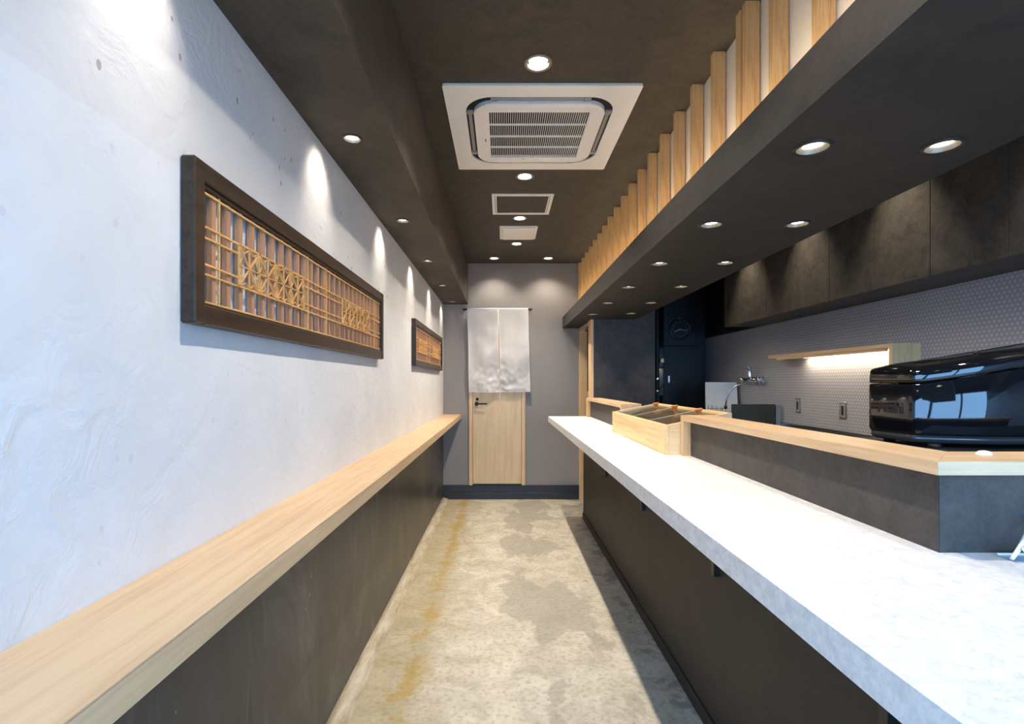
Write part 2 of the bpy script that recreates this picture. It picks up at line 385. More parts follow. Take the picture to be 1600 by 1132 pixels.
# ------------------------------------------------------------------ cloth curtains
def cloth(x0, x1, z0, z1, y, fn, nx, nz):
    mb = MB(); rows = []
    for j in range(nz+1):
        t = j/nz
        rows.append([mb.bm.verts.new(fn(i/nx, t)) for i in range(nx+1)])
    for j in range(nz):
        for i in range(nx):
            f = mb.bm.faces.new((rows[j][i], rows[j][i+1], rows[j+1][i+1], rows[j+1][i])); f.smooth = True
    bmesh.ops.solidify(mb.bm, geom=list(mb.bm.faces), thickness=.0012)
    return mb
zr = EYE + (598-485.5)/131
nor = empty('door_curtain', (.02, YB-.06, zr-.97), 'white split cloth curtain hanging in front of the wooden door', 'curtain')
MB().tube([((724-785)/131, YB-.055, zr), ((831-785)/131, YB-.055, zr)], .0095, 14).build('rod', 'frame_dark', nor)
for xx in (726.5, 828):
    x = (xx-785)/131; B(x-.008, x+.008, YB-.055, YB, zr-.012, zr+.012, .002).build('bracket', 'black_matt', nor)
xa, xm, xb = (731.2-785)/131, (778.5-785)/131, (824.5-785)/131
H = .985
def flap(side):
    def fn(u, t):
        skew = .022*t; gap = .0005 + (.006*min(1, max(0, t-.17)/.25) if t > .17 else 0)
        if side < 0: a, b = xa, xm-gap
        else: a, b = xm+gap, xb
        x = a+(b-a)*u + skew + .004*math.sin(6*t+u*3)*t
        s = 1-u if side > 0 else u           # 1 next to the slit
        e = min(1, t*3)
        fold = .011*math.sin(u*9+t*2.2+side)*e*(1-.35*t) + .016*math.sin((u*1.3+(1-t)*side*.6)*6.5)*e*.6
        cr = .042*noise.noise((x*7+side*3, t*4.5, 1.3))*e + .036*noise.noise((x*18, t*16+side*5, 4))*max(0, t-.55)*2.2*(.35+s)
        y = YB-.068 - .004*t + fold*1.0 + cr*.8 - .010*s*max(0, t-.2)
        y = YB-.0675 + (y-YB+.0675)*min(1, t/.05)
        z = zr - .004 - (H-.017)*t - (.006*math.sin(u*3.1)*t if side < 0 else -.004*t*u)
        return (x, y, z)
    return fn
for sd in (-1, 1):
    cloth(0, 0, 0, 0, 0, flap(sd), 44, 90).build('cloth_flap', 'noren_cloth', nor)
MB().tube([(xa, YB-.0555, zr), ((xa+xb)/2, YB-.0555, zr+.0005), (xb, YB-.0555, zr)], .0138, 18).build('sleeve', 'noren_cloth', nor)
MB().tube([((780.5-785)/131+.005, YB-.082, zr-H+.05), ((781-785)/131, YB-.08, zr-H-.05), ((781.4-785)/131, YB-.08, zr-H-.135)], .0022, 6).build('thread', 'thread', nor)
bn = empty('kitchen_curtain', (.96, 5.6, 1.28), 'black cloth curtain in the side doorway to the kitchen', 'curtain')
cloth(0, 0, 0, 0, 0, lambda u, t: (.975+.012*math.sin(u*22)*(.4+.6*t), 5.3+.58*u, EYE+.6-.70*t), 50, 24).build('cloth', 'black_cloth', bn)
MB().tube([(.975, 5.27, EYE+.602), (.975, 5.95, EYE+.602)], .009).build('rod', 'black_matt', bn)

# ------------------------------------------------------------------ downlights
ORD = ['first', 'second', 'third', 'fourth', 'fifth', 'sixth', 'seventh', 'eighth']
def downlight(name, x, y, z, r, ring, tilt, power, cone, label, group, blend=.5, depth=.045, lens_r=None, col=LAMP):
    e = empty(name, (x, y, z), label, 'ceiling light', group)
    lr = lens_r or r*.66
    MB().lathe([(r*1.0, .0), (r*1.0, -.004), (r*1.22, -.004), (r*1.24, -.001), (r*1.24, .001)], (x, y, z), seg=28).build('trim_ring', ring, e)
    MB().lathe([(r*.985, -.002), (lr*1.08, depth*.6), (lr*1.05, depth)], (x, y, z), seg=28).build('reflector', 'reflector' if ring != 'ring_dark' else 'ring_silver', e)
    ax = Vector((math.sin(R(tilt)), 0, -math.cos(R(tilt))))
    c0 = Vector((x, y, z+.004))
    MB().lathe([(lr*.3, .0), (lr*.96, -.003), (lr, -.010)], c0, (0, 0, -1), 24, True, True).build('lens', 'lens_warm', e)
    ld = bpy.data.lights.new('lamp', 'SPOT'); ld.energy = power; ld.color = col; ld.spot_size = R(cone); ld.spot_blend = blend; ld.shadow_soft_size = .022
    lo = bpy.data.objects.new('lamp', ld); C.objects.link(lo)
    lo.rotation_euler = Vector((0, 0, -1)).rotation_difference(ax).to_euler()
    lo.location = Vector((0, 0, -.006)); lo.parent = e
    return e
holes = []
main = [(5.81, -.094), (5.81, .52), (5.2, .145), (4.39, .148), (3.5, .153), (2.26, .158), (1.05, .158)]
mlab = ['round ceiling downlight at the grey end wall, on the side of the white wall',
        'round ceiling downlight at the grey end wall, on the side of the slats',
        'ceiling downlight between the end wall pair and the white square panel',
        'ceiling downlight between the framed hatch and the white square panel',
        'bright ceiling downlight between the air conditioner and the framed hatch',
        'large bright ceiling downlight on the street side of the air conditioner',
        'ceiling downlight nearest the shop entrance']
for (y, x), l in zip(main, mlab):
    downlight('downlight', x, y, ZC, .050, 'ring_silver', 0, P_MAIN*(.25 if y > 5.7 else 1), 118, l, 'ceiling downlights over the aisle', .7, .05, .042)
    holes.append((x, y, ZC, .0505, .08))
for k, y in enumerate((4.30, 3.48, 2.66, 1.75, .9)):
    downlight('cabinet_downlight', 1.88, y, ZC, .045, 'ring_dark', 6, P_CAB, 62, ORD[k]+' downlight from the far end in the kitchen ceiling, washing the wall cabinets', 'kitchen ceiling downlights', .85, .045, .03)
    holes.append((1.88, y, ZC, .0455, .08))
punch(ceil, holes); holes = []
for k, y in enumerate((5.85, 4.87, 3.895, 2.925, 1.942, .965, -.01)):
    downlight('wall_spotlight', -.57, y, ZBULK, .032, 'ring_dark', -36, P_WALL, 84, ORD[k]+' small spotlight from the grey end wall in the left bulkhead', 'spotlights in the bulkhead', .95, .03, .022)
    holes.append((-.57, y, ZBULK, .0325, .06))
punch(bulk, holes); holes = []
for k, y in enumerate((4.79, 4.11, 3.43, 2.753, 2.073, 1.395, .715)):
    downlight('bar_spotlight', .845, y, ZBM, .040, 'ring_dark', -8, P_BEAM, 100, ORD[k]+' spotlight from the end wall in the canopy row nearer the aisle', 'canopy spotlights, aisle row', .6, .045, .024)
    holes.append((.845, y, ZBM, .0405, .07))
for k, y in enumerate((4.73, 4.10, 3.41, 2.735, 2.065, 1.385, .705)):
    downlight('kitchen_spotlight', 1.19, y, ZBM, .040, 'ring_dark', 32, P_KIT, 100, ORD[k]+' spotlight from the end wall in the canopy row nearer the kitchen', 'canopy spotlights, kitchen row', .6, .045, .024)
    holes.append((1.19, y, ZBM, .0405, .07))
punch(beam, holes)

# ------------------------------------------------------------------ ceiling air conditioner
AX, AY, AZ = .19, 2.885, ZC
ac = empty('air_conditioner', (AX, AY, AZ), 'white square ceiling cassette air conditioner with slotted grille', 'air conditioner')
def ring_plate(o, i, z0, z1, name, mat, par):
    mb = MB(); n = len(o)
    v = [[mb.bm.verts.new((*p, z)) for p in q] for q, z in ((o, z0), (o, z1), (i, z1), (i, z0))]
    for a in range(4):
        for k in range(n):
            mb.bm.faces.new((v[a][k], v[a][(k+1)%n], v[(a+1)%4][(k+1)%n], v[(a+1)%4][k]))
    bmesh.ops.recalc_face_normals(mb.bm, faces=mb.bm.faces); return mb.build(name, mat, par)
h = .475
ring_plate(rrect(AX-h, AX+h, AY-h, AY+h, .012, 8), rrect(AX-.378, AX+.378, AY-.378, AY+.378, .14, 8), AZ-.012, AZ, 'outer_panel', 'white_plastic', ac)
MB().prism(rrect(AX-.384, AX+.384, AY-.384, AY+.384, .14, 8), AZ-.003, AZ-.0005).build('recess', 'dark_void', ac)
ring_plate(rrect(AX-.338, AX+.338, AY-.338, AY+.338, .105, 8), rrect(AX-.262, AX+.262, AY-.262, AY+.262, .008, 8), AZ-.024, AZ-.003, 'inner_panel', 'white_plastic', ac)
ring_plate(rrect(AX-.297, AX+.297, AY-.297, AY+.297, .035, 8), rrect(AX-.2635, AX+.2635, AY-.2635, AY+.2635, .008, 8), AZ-.027, AZ-.022, 'grille_frame', 'white_plastic', ac)
B(AX-.262, AX+.262, AY-.262, AY+.262, AZ-.010, AZ-.003).build('filter', 'dark_void', ac)
mb = MB(); nb = 46
for k in range(nb+1):
    x = AX-.26+.52*k/nb; mb.box(x-.0015, x+.0015, AY-.26, AY+.26, AZ-.025, AZ-.016)
mb.build('grille_bars', 'white_plastic', ac, (None, None, None, 'stuff'))
for k in (1, 2, 3):
    y = AY-.262+.524*k/4; B(AX-.262, AX+.262, y-.0035, y+.0035, AZ-.026, AZ-.018).build('grille_crossbar', 'white_plastic', ac)
for sx, sy in ((0, -1), (0, 1), (1, 0), (-1, 0)):
    cx, cy = AX+sx*.3585, AY+sy*.3585
    if sy: B(AX-.215, AX+.215, cy-.010, cy+.010, AZ-.010, AZ-.004, .002).build('louvre', 'grey_plastic', ac)
    else: B(cx-.010, cx+.010, AY-.215, AY+.215, AZ-.010, AZ-.004, .002).build('louvre', 'grey_plastic', ac)
for sx in (-1, 1):
    for sy in (-1, 1):
        for q in (0, 1):
            a = (.232, .358) if q else (.358, .232)
            B(AX+sx*a[0]-.017, AX+sx*a[0]+.017, AY+sy*a[1]-.017, AY+sy*a[1]+.017, AZ-.014, AZ-.002, .002).build('corner_block', 'grey_plastic', ac)
B(AX-.2885, AX-.2815, AY+.02, AY+.055, AZ-.0276, AZ-.0268).build('maker_mark', 'mark_grey', ac)
MB().lathe([(.004, 0), (.004, -.002)], (AX-.06, AY+.28, AZ-.0265), cap1=True).build('status_lamp', 'mark_grey', ac)
# access hatch and white vent panel
hx0, hx1, hy0, hy1 = -.08, .386, 3.82, 4.275
ht = empty('access_hatch', (.153, 4.05, ZC), 'square ceiling access hatch with a pale metal frame', 'hatch')
ring_plate(rrect(hx0, hx1, hy0, hy1, .002, 2), rrect(hx0+.022, hx1-.022, hy0+.022, hy1-.022, .002, 2), ZC-.008, ZC, 'hatch_frame', 'white_plastic', ht)
ring_plate(rrect(hx0+.026, hx1-.026, hy0+.026, hy1-.026, .002, 2), rrect(hx0+.036, hx1-.036, hy0+.036, hy1-.036, .002, 2), ZC-.007, ZC, 'lid_frame', 'white_plastic', ht)
B(hx0+.036, hx1-.036, hy0+.036, hy1-.036, ZC-.004, ZC).build('lid', 'ceiling_paper', ht)
vt = empty('vent_panel', (.15, 4.8, ZC), 'flat white square vent panel on the ceiling', 'vent')
B(-.025, .32, 4.6, 5.0, ZC-.012, ZC, .003).build('vent_base', 'white_plastic', vt)
B(.0, .295, 4.625, 4.975, ZC-.024, ZC-.012, .004).build('vent_cover', 'white_plastic', vt)

# ------------------------------------------------------------------ wooden slats above the canopy
ss = empty('slat_screen', (.915, 3, ZBMT), 'row of upright wooden slats between the canopy and the ceiling', 'slat screen')
first = None
ys = [YB-.03-.0] + [5.80-.2405*k for k in range(0, 27)]
for k, y in enumerate(ys):
    if y < YF+.05: break
    if first is None:
        first = B(.897, .949, -.0145, .0145, ZBMT, ZC, .001).build('slat', 'slat_wood', ss); o = first
    else:
        o = first.copy(); C.objects.link(o)
    if k % 7 == 3: o.scale.y = 1.25
    o.location.y = y
    if abs(y-1.95) < .06:
        p = first.copy(); C.objects.link(p); p.location.y = y-.05

cv = empty('cove_light', (.80, 3, ZBMT), 'warm light strip lying on top of the canopy below the slats', 'light strip')
B(.792, .808, .3, 5.9, ZBMT, ZBMT+.012, .001).build('strip', 'led_soft', cv)
cl = bpy.data.lights.new('cove_lamp', 'AREA'); cl.shape = 'RECTANGLE'; cl.size = .012; cl.size_y = 5.6; cl.energy = 16; cl.color = (1, .8, .55); cl.spread = R(120)
co_ = bpy.data.objects.new('cove_lamp', cl); C.objects.link(co_); co_.location = (0, .1, .014); co_.rotation_euler = (0, R(-180+38), 0); co_.parent = cv
# ------------------------------------------------------------------ left wall counter
XC0, ZT = -.486, EYE-.377
lc = empty('wall_counter', (-.59, 2.5, ZT-.05), 'long narrow oak counter shelf fixed along the white wall', 'counter')
for a, b in ((YF+.02, 1.995), (1.9956, 4.05), (4.0506, YB)):
    B(XL, XC0, a, b, ZT-.004, ZT, .0008).build('board', 'oak_long', lc)
    B(XL+.004, XC0-.0005, a, b, ZT-.05, ZT-.0042, .0008).build('board', 'oak_long', lc)

# ------------------------------------------------------------------ ranma lattice panels on the white wall
def ranma(y0, label):
    L, Hh, zb = 1.765, .366, EYE+.130; x0, x1 = XL, XL+.034; zt = zb+Hh; y1 = y0+L
    e = empty('lattice_panel', (XL, y0, zb), label, 'wall panel', 'wooden lattice panels on the white wall')
    fw, fr_ = .040, .045
    B(x0, x1, y0, y0+fw, zb, zt, .004).build('stile', 'frame_dark', e)
    B(x0, x1, y1-fw, y1, zb, zt, .004).build('stile', 'frame_dark', e)
    for z in (zb, zt-fr_): B(x0, x1-.0015, y0+fw-.002, y1-fw+.002, z, z+fr_, .003).build('rail', 'frame_dark', e)
    iz0, iz1 = zb+fr_, zt-fr_; ih = iz1-iz0
    for (za, zc_) in ((iz0, iz0+.006), (iz1-.010, iz1)): B(x0+.008, x1-.009, y0+fw, y1-fw, za, zc_, .001).build('bead', 'frame_dark', e)
    n = 27; p = (L-2*fw)/n; fs = None
    for k in range(n+1):
        y = y0+fw+p*k
        if fs is None:
            fs = B(x0+.005, x0+.018, -.0085, .0085, iz0, iz1).build('slat', 'lattice_slat', e); o = fs
        else: o = fs.copy(); C.objects.link(o)
        o.location.y = y + random.uniform(-.003, .003)
    xb_ = x0+.0195
    blocks = ((y0+.205, y0+.635), (y0+1.05, y0+1.49))
    zs = [iz1-ih*f for f in (.065, .344, .434, .655, .737, .967)]
    for k, z in enumerate(zs):
        spans = [(y0+fw, y1-fw)]
        if k in (2, 3): spans = [(y0+fw, blocks[0][0]), (blocks[0][1], blocks[1][0]), (blocks[1][1], y1-fw)]
        for a, b in spans: B(xb_-.002, xb_+.003, a, b, z-.0022, z+.0022).build('crossbar', 'kumiko', e)
    for k in range(n):                       # fine uprights in front of the slats
        y = y0+fw+p*(k+.27)
        if k % 3 != 1 or blocks[0][0] < y < blocks[0][1] or blocks[1][0] < y < blocks[1][1]: continue
        B(xb_-.003, xb_+.002, y-.0022, y+.0022, iz0, iz1).build('upright', 'kumiko', e)
    for a, b in blocks:
        mb = MB(); nc = 4; cw = (b-a)/nc; z0, z1 = zs[4], zs[1]; xc = xb_+.004; dp = .0045
        def seg(p, q, wd=.0024): mb.bar((xc, *p), (xc, *q), wd, dp)
        for c in range(nc):
            u0, u1 = a+c*cw, a+(c+1)*cw; um, zm = (u0+u1)/2, (z0+z1)/2; ce = (um, zm)
            rim = [(u0, z0), (um, z0), (u1, z0), (u1, zm), (u1, z1), (um, z1), (u0, z1), (u0, zm)]
            for k in range(8):
                p, q = rim[k], rim[(k+1)%8]; seg(ce, p)
                g = ((ce[0]*.8+p[0]*1.1+q[0]*1.1)/3, (ce[1]*.8+p[1]*1.1+q[1]*1.1)/3)
                seg(g, p, .0018); seg(g, q, .0018)
            seg((u1, z0), (u1, z1), .0024)
        seg((a, z0), (a, z1), .005); seg((b, z0), (b, z1), .005); seg((a, z0), (b, z0), .005); seg((a, z1), (b, z1), .005)
        mb.build('star_lattice', 'kumiko', e)
    return e
ranma(1.11, 'large dark framed wooden lattice panel on the white wall, nearer the entrance')
ranma(3.94, 'dark framed wooden lattice panel on the white wall, nearer the grey end wall')

# ------------------------------------------------------------------ bar counter
XE, ZK, XP = .466, EYE-.346, .82
wt = empty('bar_worktop', (.9, 2, ZK-.052), 'long white mottled bar worktop with a thick edge', 'worktop')
pts = [(XE, YF+.15), (1.75, YF+.15), (1.75, 1.25), (1.0, 1.25), (1.0, 5.19), (.90, 5.19), (.90, 5.25), (XE+.03, 5.25), (XE, 5.22)]
MB().prism(pts, ZK-.052, ZK).build('slab', 'counter_white', wt)
cb = empty('bar_counter_base', (.9, 2, 0), 'dark brown panelled front under the white bar worktop', 'counter')
B(XP+.012, .99, YF+.2, 5.185, 0, ZK-.053).build('body', 'black_matt', cb)
B(.995, 1.72, YF+.2, 1.2, 0, ZK-.053).build('body', 'black_matt', cb)
yy = [YF+.2, .15, 1.066, 1.98, 2.9, 3.82, 4.74, 5.188]
for a, b in zip(yy, yy[1:]): B(XP, XP+.012, a+.0003, b-.0003, .0, ZK-.053).build('panel', 'counter_base', cb)
B(XP-.009, XP, YF+.2, 5.188, 0, .062, .002).build('plinth', 'counter_base', cb)
for y in (4.0, 2.95, 1.947, 1.075, .1):
    zt_ = ZK-.0525
    br = B(XP-.022, XP-.001, y-.014, y+.014, EYE-.735, zt_, .001).build('bracket', 'ring_dark', cb)
    B(XP-.25, XP-.022, y-.014, y+.014, zt_-.02, zt_, .001).build('bracket_arm', 'ring_dark', br)

def ledge(y0, y1, arm, label):
    e = empty('bar_ledge', (.92, (y0+y1)/2, ZK), label, 'ledge', 'raised ledges on the bar')
    zt_ = EYE-.155; zc = zt_-.0265
    if arm:
        MB().prism([(.887, y0+.04), (.975, y0+.128), (.975, y1-.032), (.887, y1-.032)], ZK, zc).build('front_panel', 'laminate_dark', e)
        MB().prism([(.8876, y0+.04), (1.9, y0+.04), (1.9, y0+.128), (.9756, y0+.128)], ZK, zc).build('end_panel', 'laminate_dark', e)
        MB().prism([(.850, y0), (.997, y0+.147), (.997, y1), (.850, y1)], zc, zt_).build('cap', 'oak_long', e)
        MB().prism([(.8504, y0), (1.92, y0), (1.92, y0+.147), (.9974, y0+.147)], zc, zt_).build('cap', 'oak_cross', e)
        B(.850, .997, y1-.0315, y1, ZK, zc-.0003, .001).build('end_board', 'oak_up', e)
        B(1.118, 1.19, y0+.0335, y0+.0398, EYE-.27, EYE-.20, .002).build('socket_plate', 'black_matt', e)
    else:
        B(.887, .975, y0+.032, y1, ZK, zc, .001).build('front_panel', 'laminate_dark', e)
        B(.850, .997, y0, y1, zc, zt_, .001).build('cap', 'oak_long', e)
        B(.850, .997, y0, y0+.0315, ZK, zc-.0003, .001).build('end_board', 'oak_up', e)
        B(.850, .887, y1-.03, y1, ZK, zc-.0003, .001).build('end_board', 'oak_up', e)
ledge(1.0, 2.443, True, 'dark raised ledge with an oak cap, wrapping round the near corner of the bar')
ledge(3.67, 5.188, False, 'short dark raised ledge with an oak cap beside the partition panel')
MB().lathe([(.014, 0), (.014, .003), (.009, .0075), (.002, .009)], (1.035, 1.10, EYE-.155), seg=20, cap1=True).build('rubber_pad', 'white_rubber', None, ('small round white pad on the oak ledge below the black machine', 'pad'))

# sloped wooden display box with clear lids
bx0, bx1, by0, by1, zf, zk = .776, 1.10, 2.452, 3.612, ZK+.142, ZK+.2
db = empty('display_box', (.94, 3.03, ZK), 'pale pine box with sloping clear lids on the white bar worktop', 'box')
B(bx0, bx0+.022, by0, by1, ZK, zf, .0015).build('front_board', 'pine', db)
B(bx1-.022, bx1, by0, by1, ZK, zk, .0015).build('back_board', 'pine', db)
for y in (by0, by1-.022):
    MB().prism([(bx0+.0222, ZK), (bx1-.0222, ZK), (bx1-.0222, zk-.002), (bx0+.0222, zf+.001)], y+.0002, y+.0218, 'y').build('end_board', 'pine_end', db)
B(bx0+.0222, bx1-.0222, by0+.022, by1-.022, ZK, ZK+.012).build('bottom_board', 'tray_grey', db)
il = (by1-by0-.05)/3
for k in range(2):
    y = by0+.025+il*(k+1)
    MB().prism([(bx0+.023, ZK+.013), (bx1-.023, ZK+.013), (bx1-.023, zk-.022), (bx0+.023, zf-.022)], y-.003, y+.003, 'y').build('divider', 'pine_end', db)
for k in range(3):
    y = by0+.025+il*(k+.5)
    ld = MB().prism([(bx0+.0235, zf-.016), (bx1-.0235, zk-.016), (bx1-.0235, zk-.012), (bx0+.0235, zf-.012)], y-il/2+.003, y+il/2-.003, 'y').build('lid', 'acrylic', db)
    if k: MB().prism([(bx0+.0235, zf-.0118), (bx1-.0235, zk-.0118), (bx1-.0235, zk-.009), (bx0+.0235, zf-.009)], y-il/2+.003, y-il/2+.006, 'y').build('lid_edge', 'lid_edge', ld)
    kx = bx1-.075; kz = zf-.012 + (zk-zf)*(kx-bx0)/(bx1-bx0)
    MB().lathe([(.015, -.001), (.011, .008), (.012, .020), (.020, .028), (.021, .034), (.017, .037)], (kx, y, kz), (-.18, 0, .98), 18, True, True).build('knob', 'knob_wood', ld)
# shallow steel tray with a white clip at the near corner
ty = 1.0
tr_ = empty('cash_tray', (1.08, ty, ZK), 'small shallow steel tray on the white worktop at the near corner', 'tray')
B(.985, 1.17, ty-.021, ty+.021, ZK, ZK+.002, .0008).build('tray_base', 'tray_pale', tr_)
B(.985, 1.17, ty+.0185, ty+.021, ZK+.002, ZK+.006, .0006).build('tray_rim', 'board_white', tr_)
tg = empty('serving_tongs', (1.03, .99, ZK), 'white serving tongs leaning from the small steel tray against the dark ledge', 'tongs')
MB().tube([(.981, .986, ZK+.006), (.995, .990, ZK+.018), (1.02, 1.0, ZK+.040), (1.07, 1.03, ZK+.075)], [.0035, .0042, .0046, .005], 10).build('arm', 'white_rubber', tg)
MB().tube([(.993, .975, ZK+.0275), (.997, .976, ZK+.0275), (1.012, .981, ZK+.022), (1.04, 1.0, ZK+.018), (1.09, 1.03, ZK+.03)], [.003, .0055, .0062, .0048, .004], 12).build('arm', 'board_white', tg)

# ------------------------------------------------------------------ kitchen
for i in range(6):
    ya = 4.80-.77*i; yb_ = ya-.77
    lab = ['dark wall cabinet at the far end, beside the black kitchen wall', 'second dark wall cabinet from the far end of the row', 'third dark wall cabinet from the far end of the row',
           'fourth dark wall cabinet from the far end, cut by the photo edge', 'fifth dark wall cabinet from the far end of the row', 'dark wall cabinet nearest the street'][i]
    e = empty('wall_cabinet', (2.24, (ya+yb_)/2, EYE+.52), lab, 'cabinet', 'dark wall cabinets over the dotted wall')
    B(2.10, XR, yb_+.0005, ya-.0005, EYE+.52, ZC).build('body', 'laminate_dark', e)
    for k in range(2):
        a = ya-.385*k; B(2.08, 2.0995, a-.3835, a-.0015, EYE+.518, ZC, .001).build('door', 'cabinet_dark', e)
sh = empty('wall_shelf', (2.32, 3.6, EYE+.2), 'small oak shelf with a lit strip underneath on the dotted wall', 'shelf')
B(2.237, XR, 2.966, 4.31, EYE+.2, EYE+.226, .001).build('board', 'oak_long', sh)
B(2.237, XR, 2.936, 2.9655, EYE+.06, EYE+.226, .001).build('end_board', 'oak_up', sh)
MB().box(2.245, 2.262, 3.0, 4.2, EYE+.183, EYE+.2, .001).build('strip_housing', 'oak_long', sh)
st = B(2.352, 2.366, 3.06, 4.02, EYE+.191, EYE+.2).build('light_strip', 'led_strip', sh)
al = bpy.data.lights.new('strip_lamp', 'AREA'); al.shape = 'RECTANGLE'; al.size = .02; al.size_y = .96; al.energy = 3.6; al.color = (1, .84, .62)
ao = bpy.data.objects.new('strip_lamp', al); C.objects.link(ao); ao.location = (2.359-2.32, 3.54-3.6, -.011); ao.parent = sh
for y, dz, l in ((4.15, .187, 'dark socket plate on the dotted wall, nearer the black sink panel'), (3.60, .198, 'dark socket plate on the dotted wall, nearer the black machine')):
    z = EYE-dz
    e = empty('wall_socket', (XR, y, z), l, 'socket', 'socket plates on the dotted wall')
    B(XR-.007, XR, y-.036, y+.036, z-.06, z+.06, .002).build('plate', 'steel', e)
    B(XR-.009, XR-.0072, y-.026, y+.026, z-.05, z+.05, .001).build('insert', 'grey_plastic', e)
    B(XR-.0105, XR-.0092, y-.012, y+.012, z-.033, z+.033, .0005).build('outlet', 'black_matt', e)
kw = empty('kitchen_counter', (2.1, 4, 0), 'steel kitchen counter with a low backguard along the dotted wall', 'counter')
B(1.8, XR-.001, 2.25, 5.6, .81, .85, .003).build('worktop', 'steel', kw)
B(XR-.02, XR-.001, 2.25, 5.6, .85, EYE-.34, .002).build('backguard', 'steel', kw)
B(1.84, XR-.01, 2.3, 5.55, .1, .81).build('body', 'steel_dark', kw)
for k in range(4): B(1.82, 1.84, 2.31+.81*k, 3.1+.81*k, .12, .79, .003).build('door', 'steel', kw)
sp = empty('sink_screen', (2.18, 4.4, .85), 'black steel splash screen beside the sink', 'splash screen')
B(1.965, 2.335, 4.38, 4.395, .851, EYE-.186, .002).build('screen', 'steel_dark', sp)
B(2.3355, 2.379, 4.372, 4.395, .851, EYE-.192, .002).build('flange', 'steel', sp)
# faucet
fz, fy = EYE+.045, 4.80
fa = empty('faucet', (XR, fy, fz), 'chrome wall mixer tap with a long swan neck spout over the sink', 'faucet')
for s in (-1, 1):
    MB().lathe([(.03, 0), (.03, -.008), (.014, -.014), (.013, -.07)], (XR, fy+s*.09, fz-.02), (1, 0, 0), 18, True, True).build('wall_flange', 'chrome', fa)
MB().tube([(XR-.07, fy-.12, fz-.02), (XR-.07, fy+.12, fz-.02)], .019, 16).build('mixer_body', 'chrome', fa)
for s in (-1, 1):
    hh = MB().lathe([(.012, -.002), (.012, .03), (.024, .034), (.026, .05), (.015, .058)], (XR-.07, fy+s*.12, fz-.02), (0, s, 0), 16, True, True).build('tap_knob', 'chrome', fa)
    for a in range(3):
        c, q = math.cos(a*2.1+.4), math.sin(a*2.1+.4)
        MB().tube([(XR-.07, fy+s*.162, fz-.02), (XR-.07+.04*c, fy+s*.165, fz-.02+.04*q)], [.007, .009], 8).build('tap_lever', 'chrome', hh)
MB().lathe([(.016, -.05), (.019, -.03), (.019, .03), (.013, .055), (.022, .062), (.020, .078), (.006, .084)], (XR-.09, fy-.02, fz+.02), (-.1, 0, 1), 16, True, True).build('valve', 'chrome', fa)
MB().tube([(XR-.09, fy-.02, fz+.08), (XR-.125, fy-.05, fz+.115)], [.009, .006], 8).build('lever', 'chrome', fa)
pth = [(XR-.09, fy-.02, fz-.03), (XR-.12, fy-.02, fz-.055), (XR-.18, fy-.02, fz-.06), (XR-.24, fy-.02, fz-.085), (XR-.285, fy-.02, fz-.14), (XR-.31, fy-.02, fz-.21), (XR-.315, fy-.02, fz-.27)]
MB().tube(pth, .0085, 10).build('spout', 'steel', fa)
MB().lathe([(.0125, 0), (.014, -.012), (.013, -.028)], (XR-.315, fy-.02, fz-.262), (0, 0, 1), 14, True, True).build('spout_tip', 'black_matt', fa)
# cutting board in a wire rack
mb = MB(); mb.loft([[(2.03, 5.10, .86), (2.36, 5.10, .86), (2.36, 5.122, .86), (2.03, 5.122, .86)], [(2.055, 5.17, EYE+.003), (2.365, 5.17, EYE+.001), (2.365, 5.192, EYE+.001), (2.055, 5.192, EYE+.003)]], smooth=False)
mb.build('cutting_board', 'board_white', None, ('white cutting board standing upright beside the sink', 'cutting board'))
rk = empty('wire_rack', (2.05, 5.0, .85), 'black wire rack in front of the white cutting board', 'rack')
MB().tube([(1.98, 4.95, .855), (2.3, 4.95, .855)], .003, 6).build('rail', 'black_matt', rk)
for k in range(4):
    x = 1.99+.045*k; zt_ = EYE-.215-.008*k
    MB().tube([(x, 4.95, .853), (x, 4.95, zt_), (x+.03, 4.95, zt_), (x+.03, 4.95, .853)], .002, 6).build('hoop', 'black_matt', rk)
MB().tube([(1.985, 4.95, EYE-.25), (2.17, 4.95, EYE-.255)], .002, 6).build('rail', 'black_matt', rk)
# tall black cabinet and clock
KY = 5.86
tc = empty('tall_cabinet', (2.08, 5.95, 0), 'tall black two-door cabinet at the end of the kitchen', 'cabinet')
kx = lambda px: (px-785)/800*KY
B(kx(1027), kx(1101), KY+.02, YB-.002, 0, 2.44).build('body', 'black_paint', tc)
zsplit = EYE+(598-541)/800*KY
dd = B(kx(1037), kx(1096), KY, KY+.019, .06, zsplit-.004, .003).build('door', 'black_paint', tc)
z = EYE+(598-593)/800*KY; B(kx(1042), kx(1046.5), KY-.022, KY-.001, z-.045, z+.045, .006).build('handle', 'chrome', dd)
dd = B(kx(1037), kx(1088), KY, KY+.019, zsplit+.004, 2.43, .003).build('door', 'black_paint', tc)
z = EYE+(598-488)/800*KY; B(kx(1042), kx(1045), KY-.022, KY-.001, z-.045, z+.045, .005).build('handle', 'chrome', dd)
B(kx(1029), kx(1036), KY-.02, KY+.019, .06, 2.43, .003).build('side_post', 'gloss_black', tc)
z = EYE+(598-564)/800*KY; B(kx(1029.5), kx(1036.5), KY-.045, KY-.0205, z-.03, z+.03, .008).build('lock', 'brass', tc)
for py in (592, 611):
    z = EYE+(598-py)/800*KY; MB().lathe([(.016, 0), (.018, .01), (.01, .018)], (kx(1026.5), KY-.01, z), (0, -1, 0), 12, True, True).build('hinge', 'chrome', tc)
ck = empty('wall_clock', (kx(1061), KY-.02, EYE), 'round dark wall clock on the tall black cabinet', 'clock')
cx, cz, cr = kx(1061), EYE+(598-515.5)/800*KY, .122
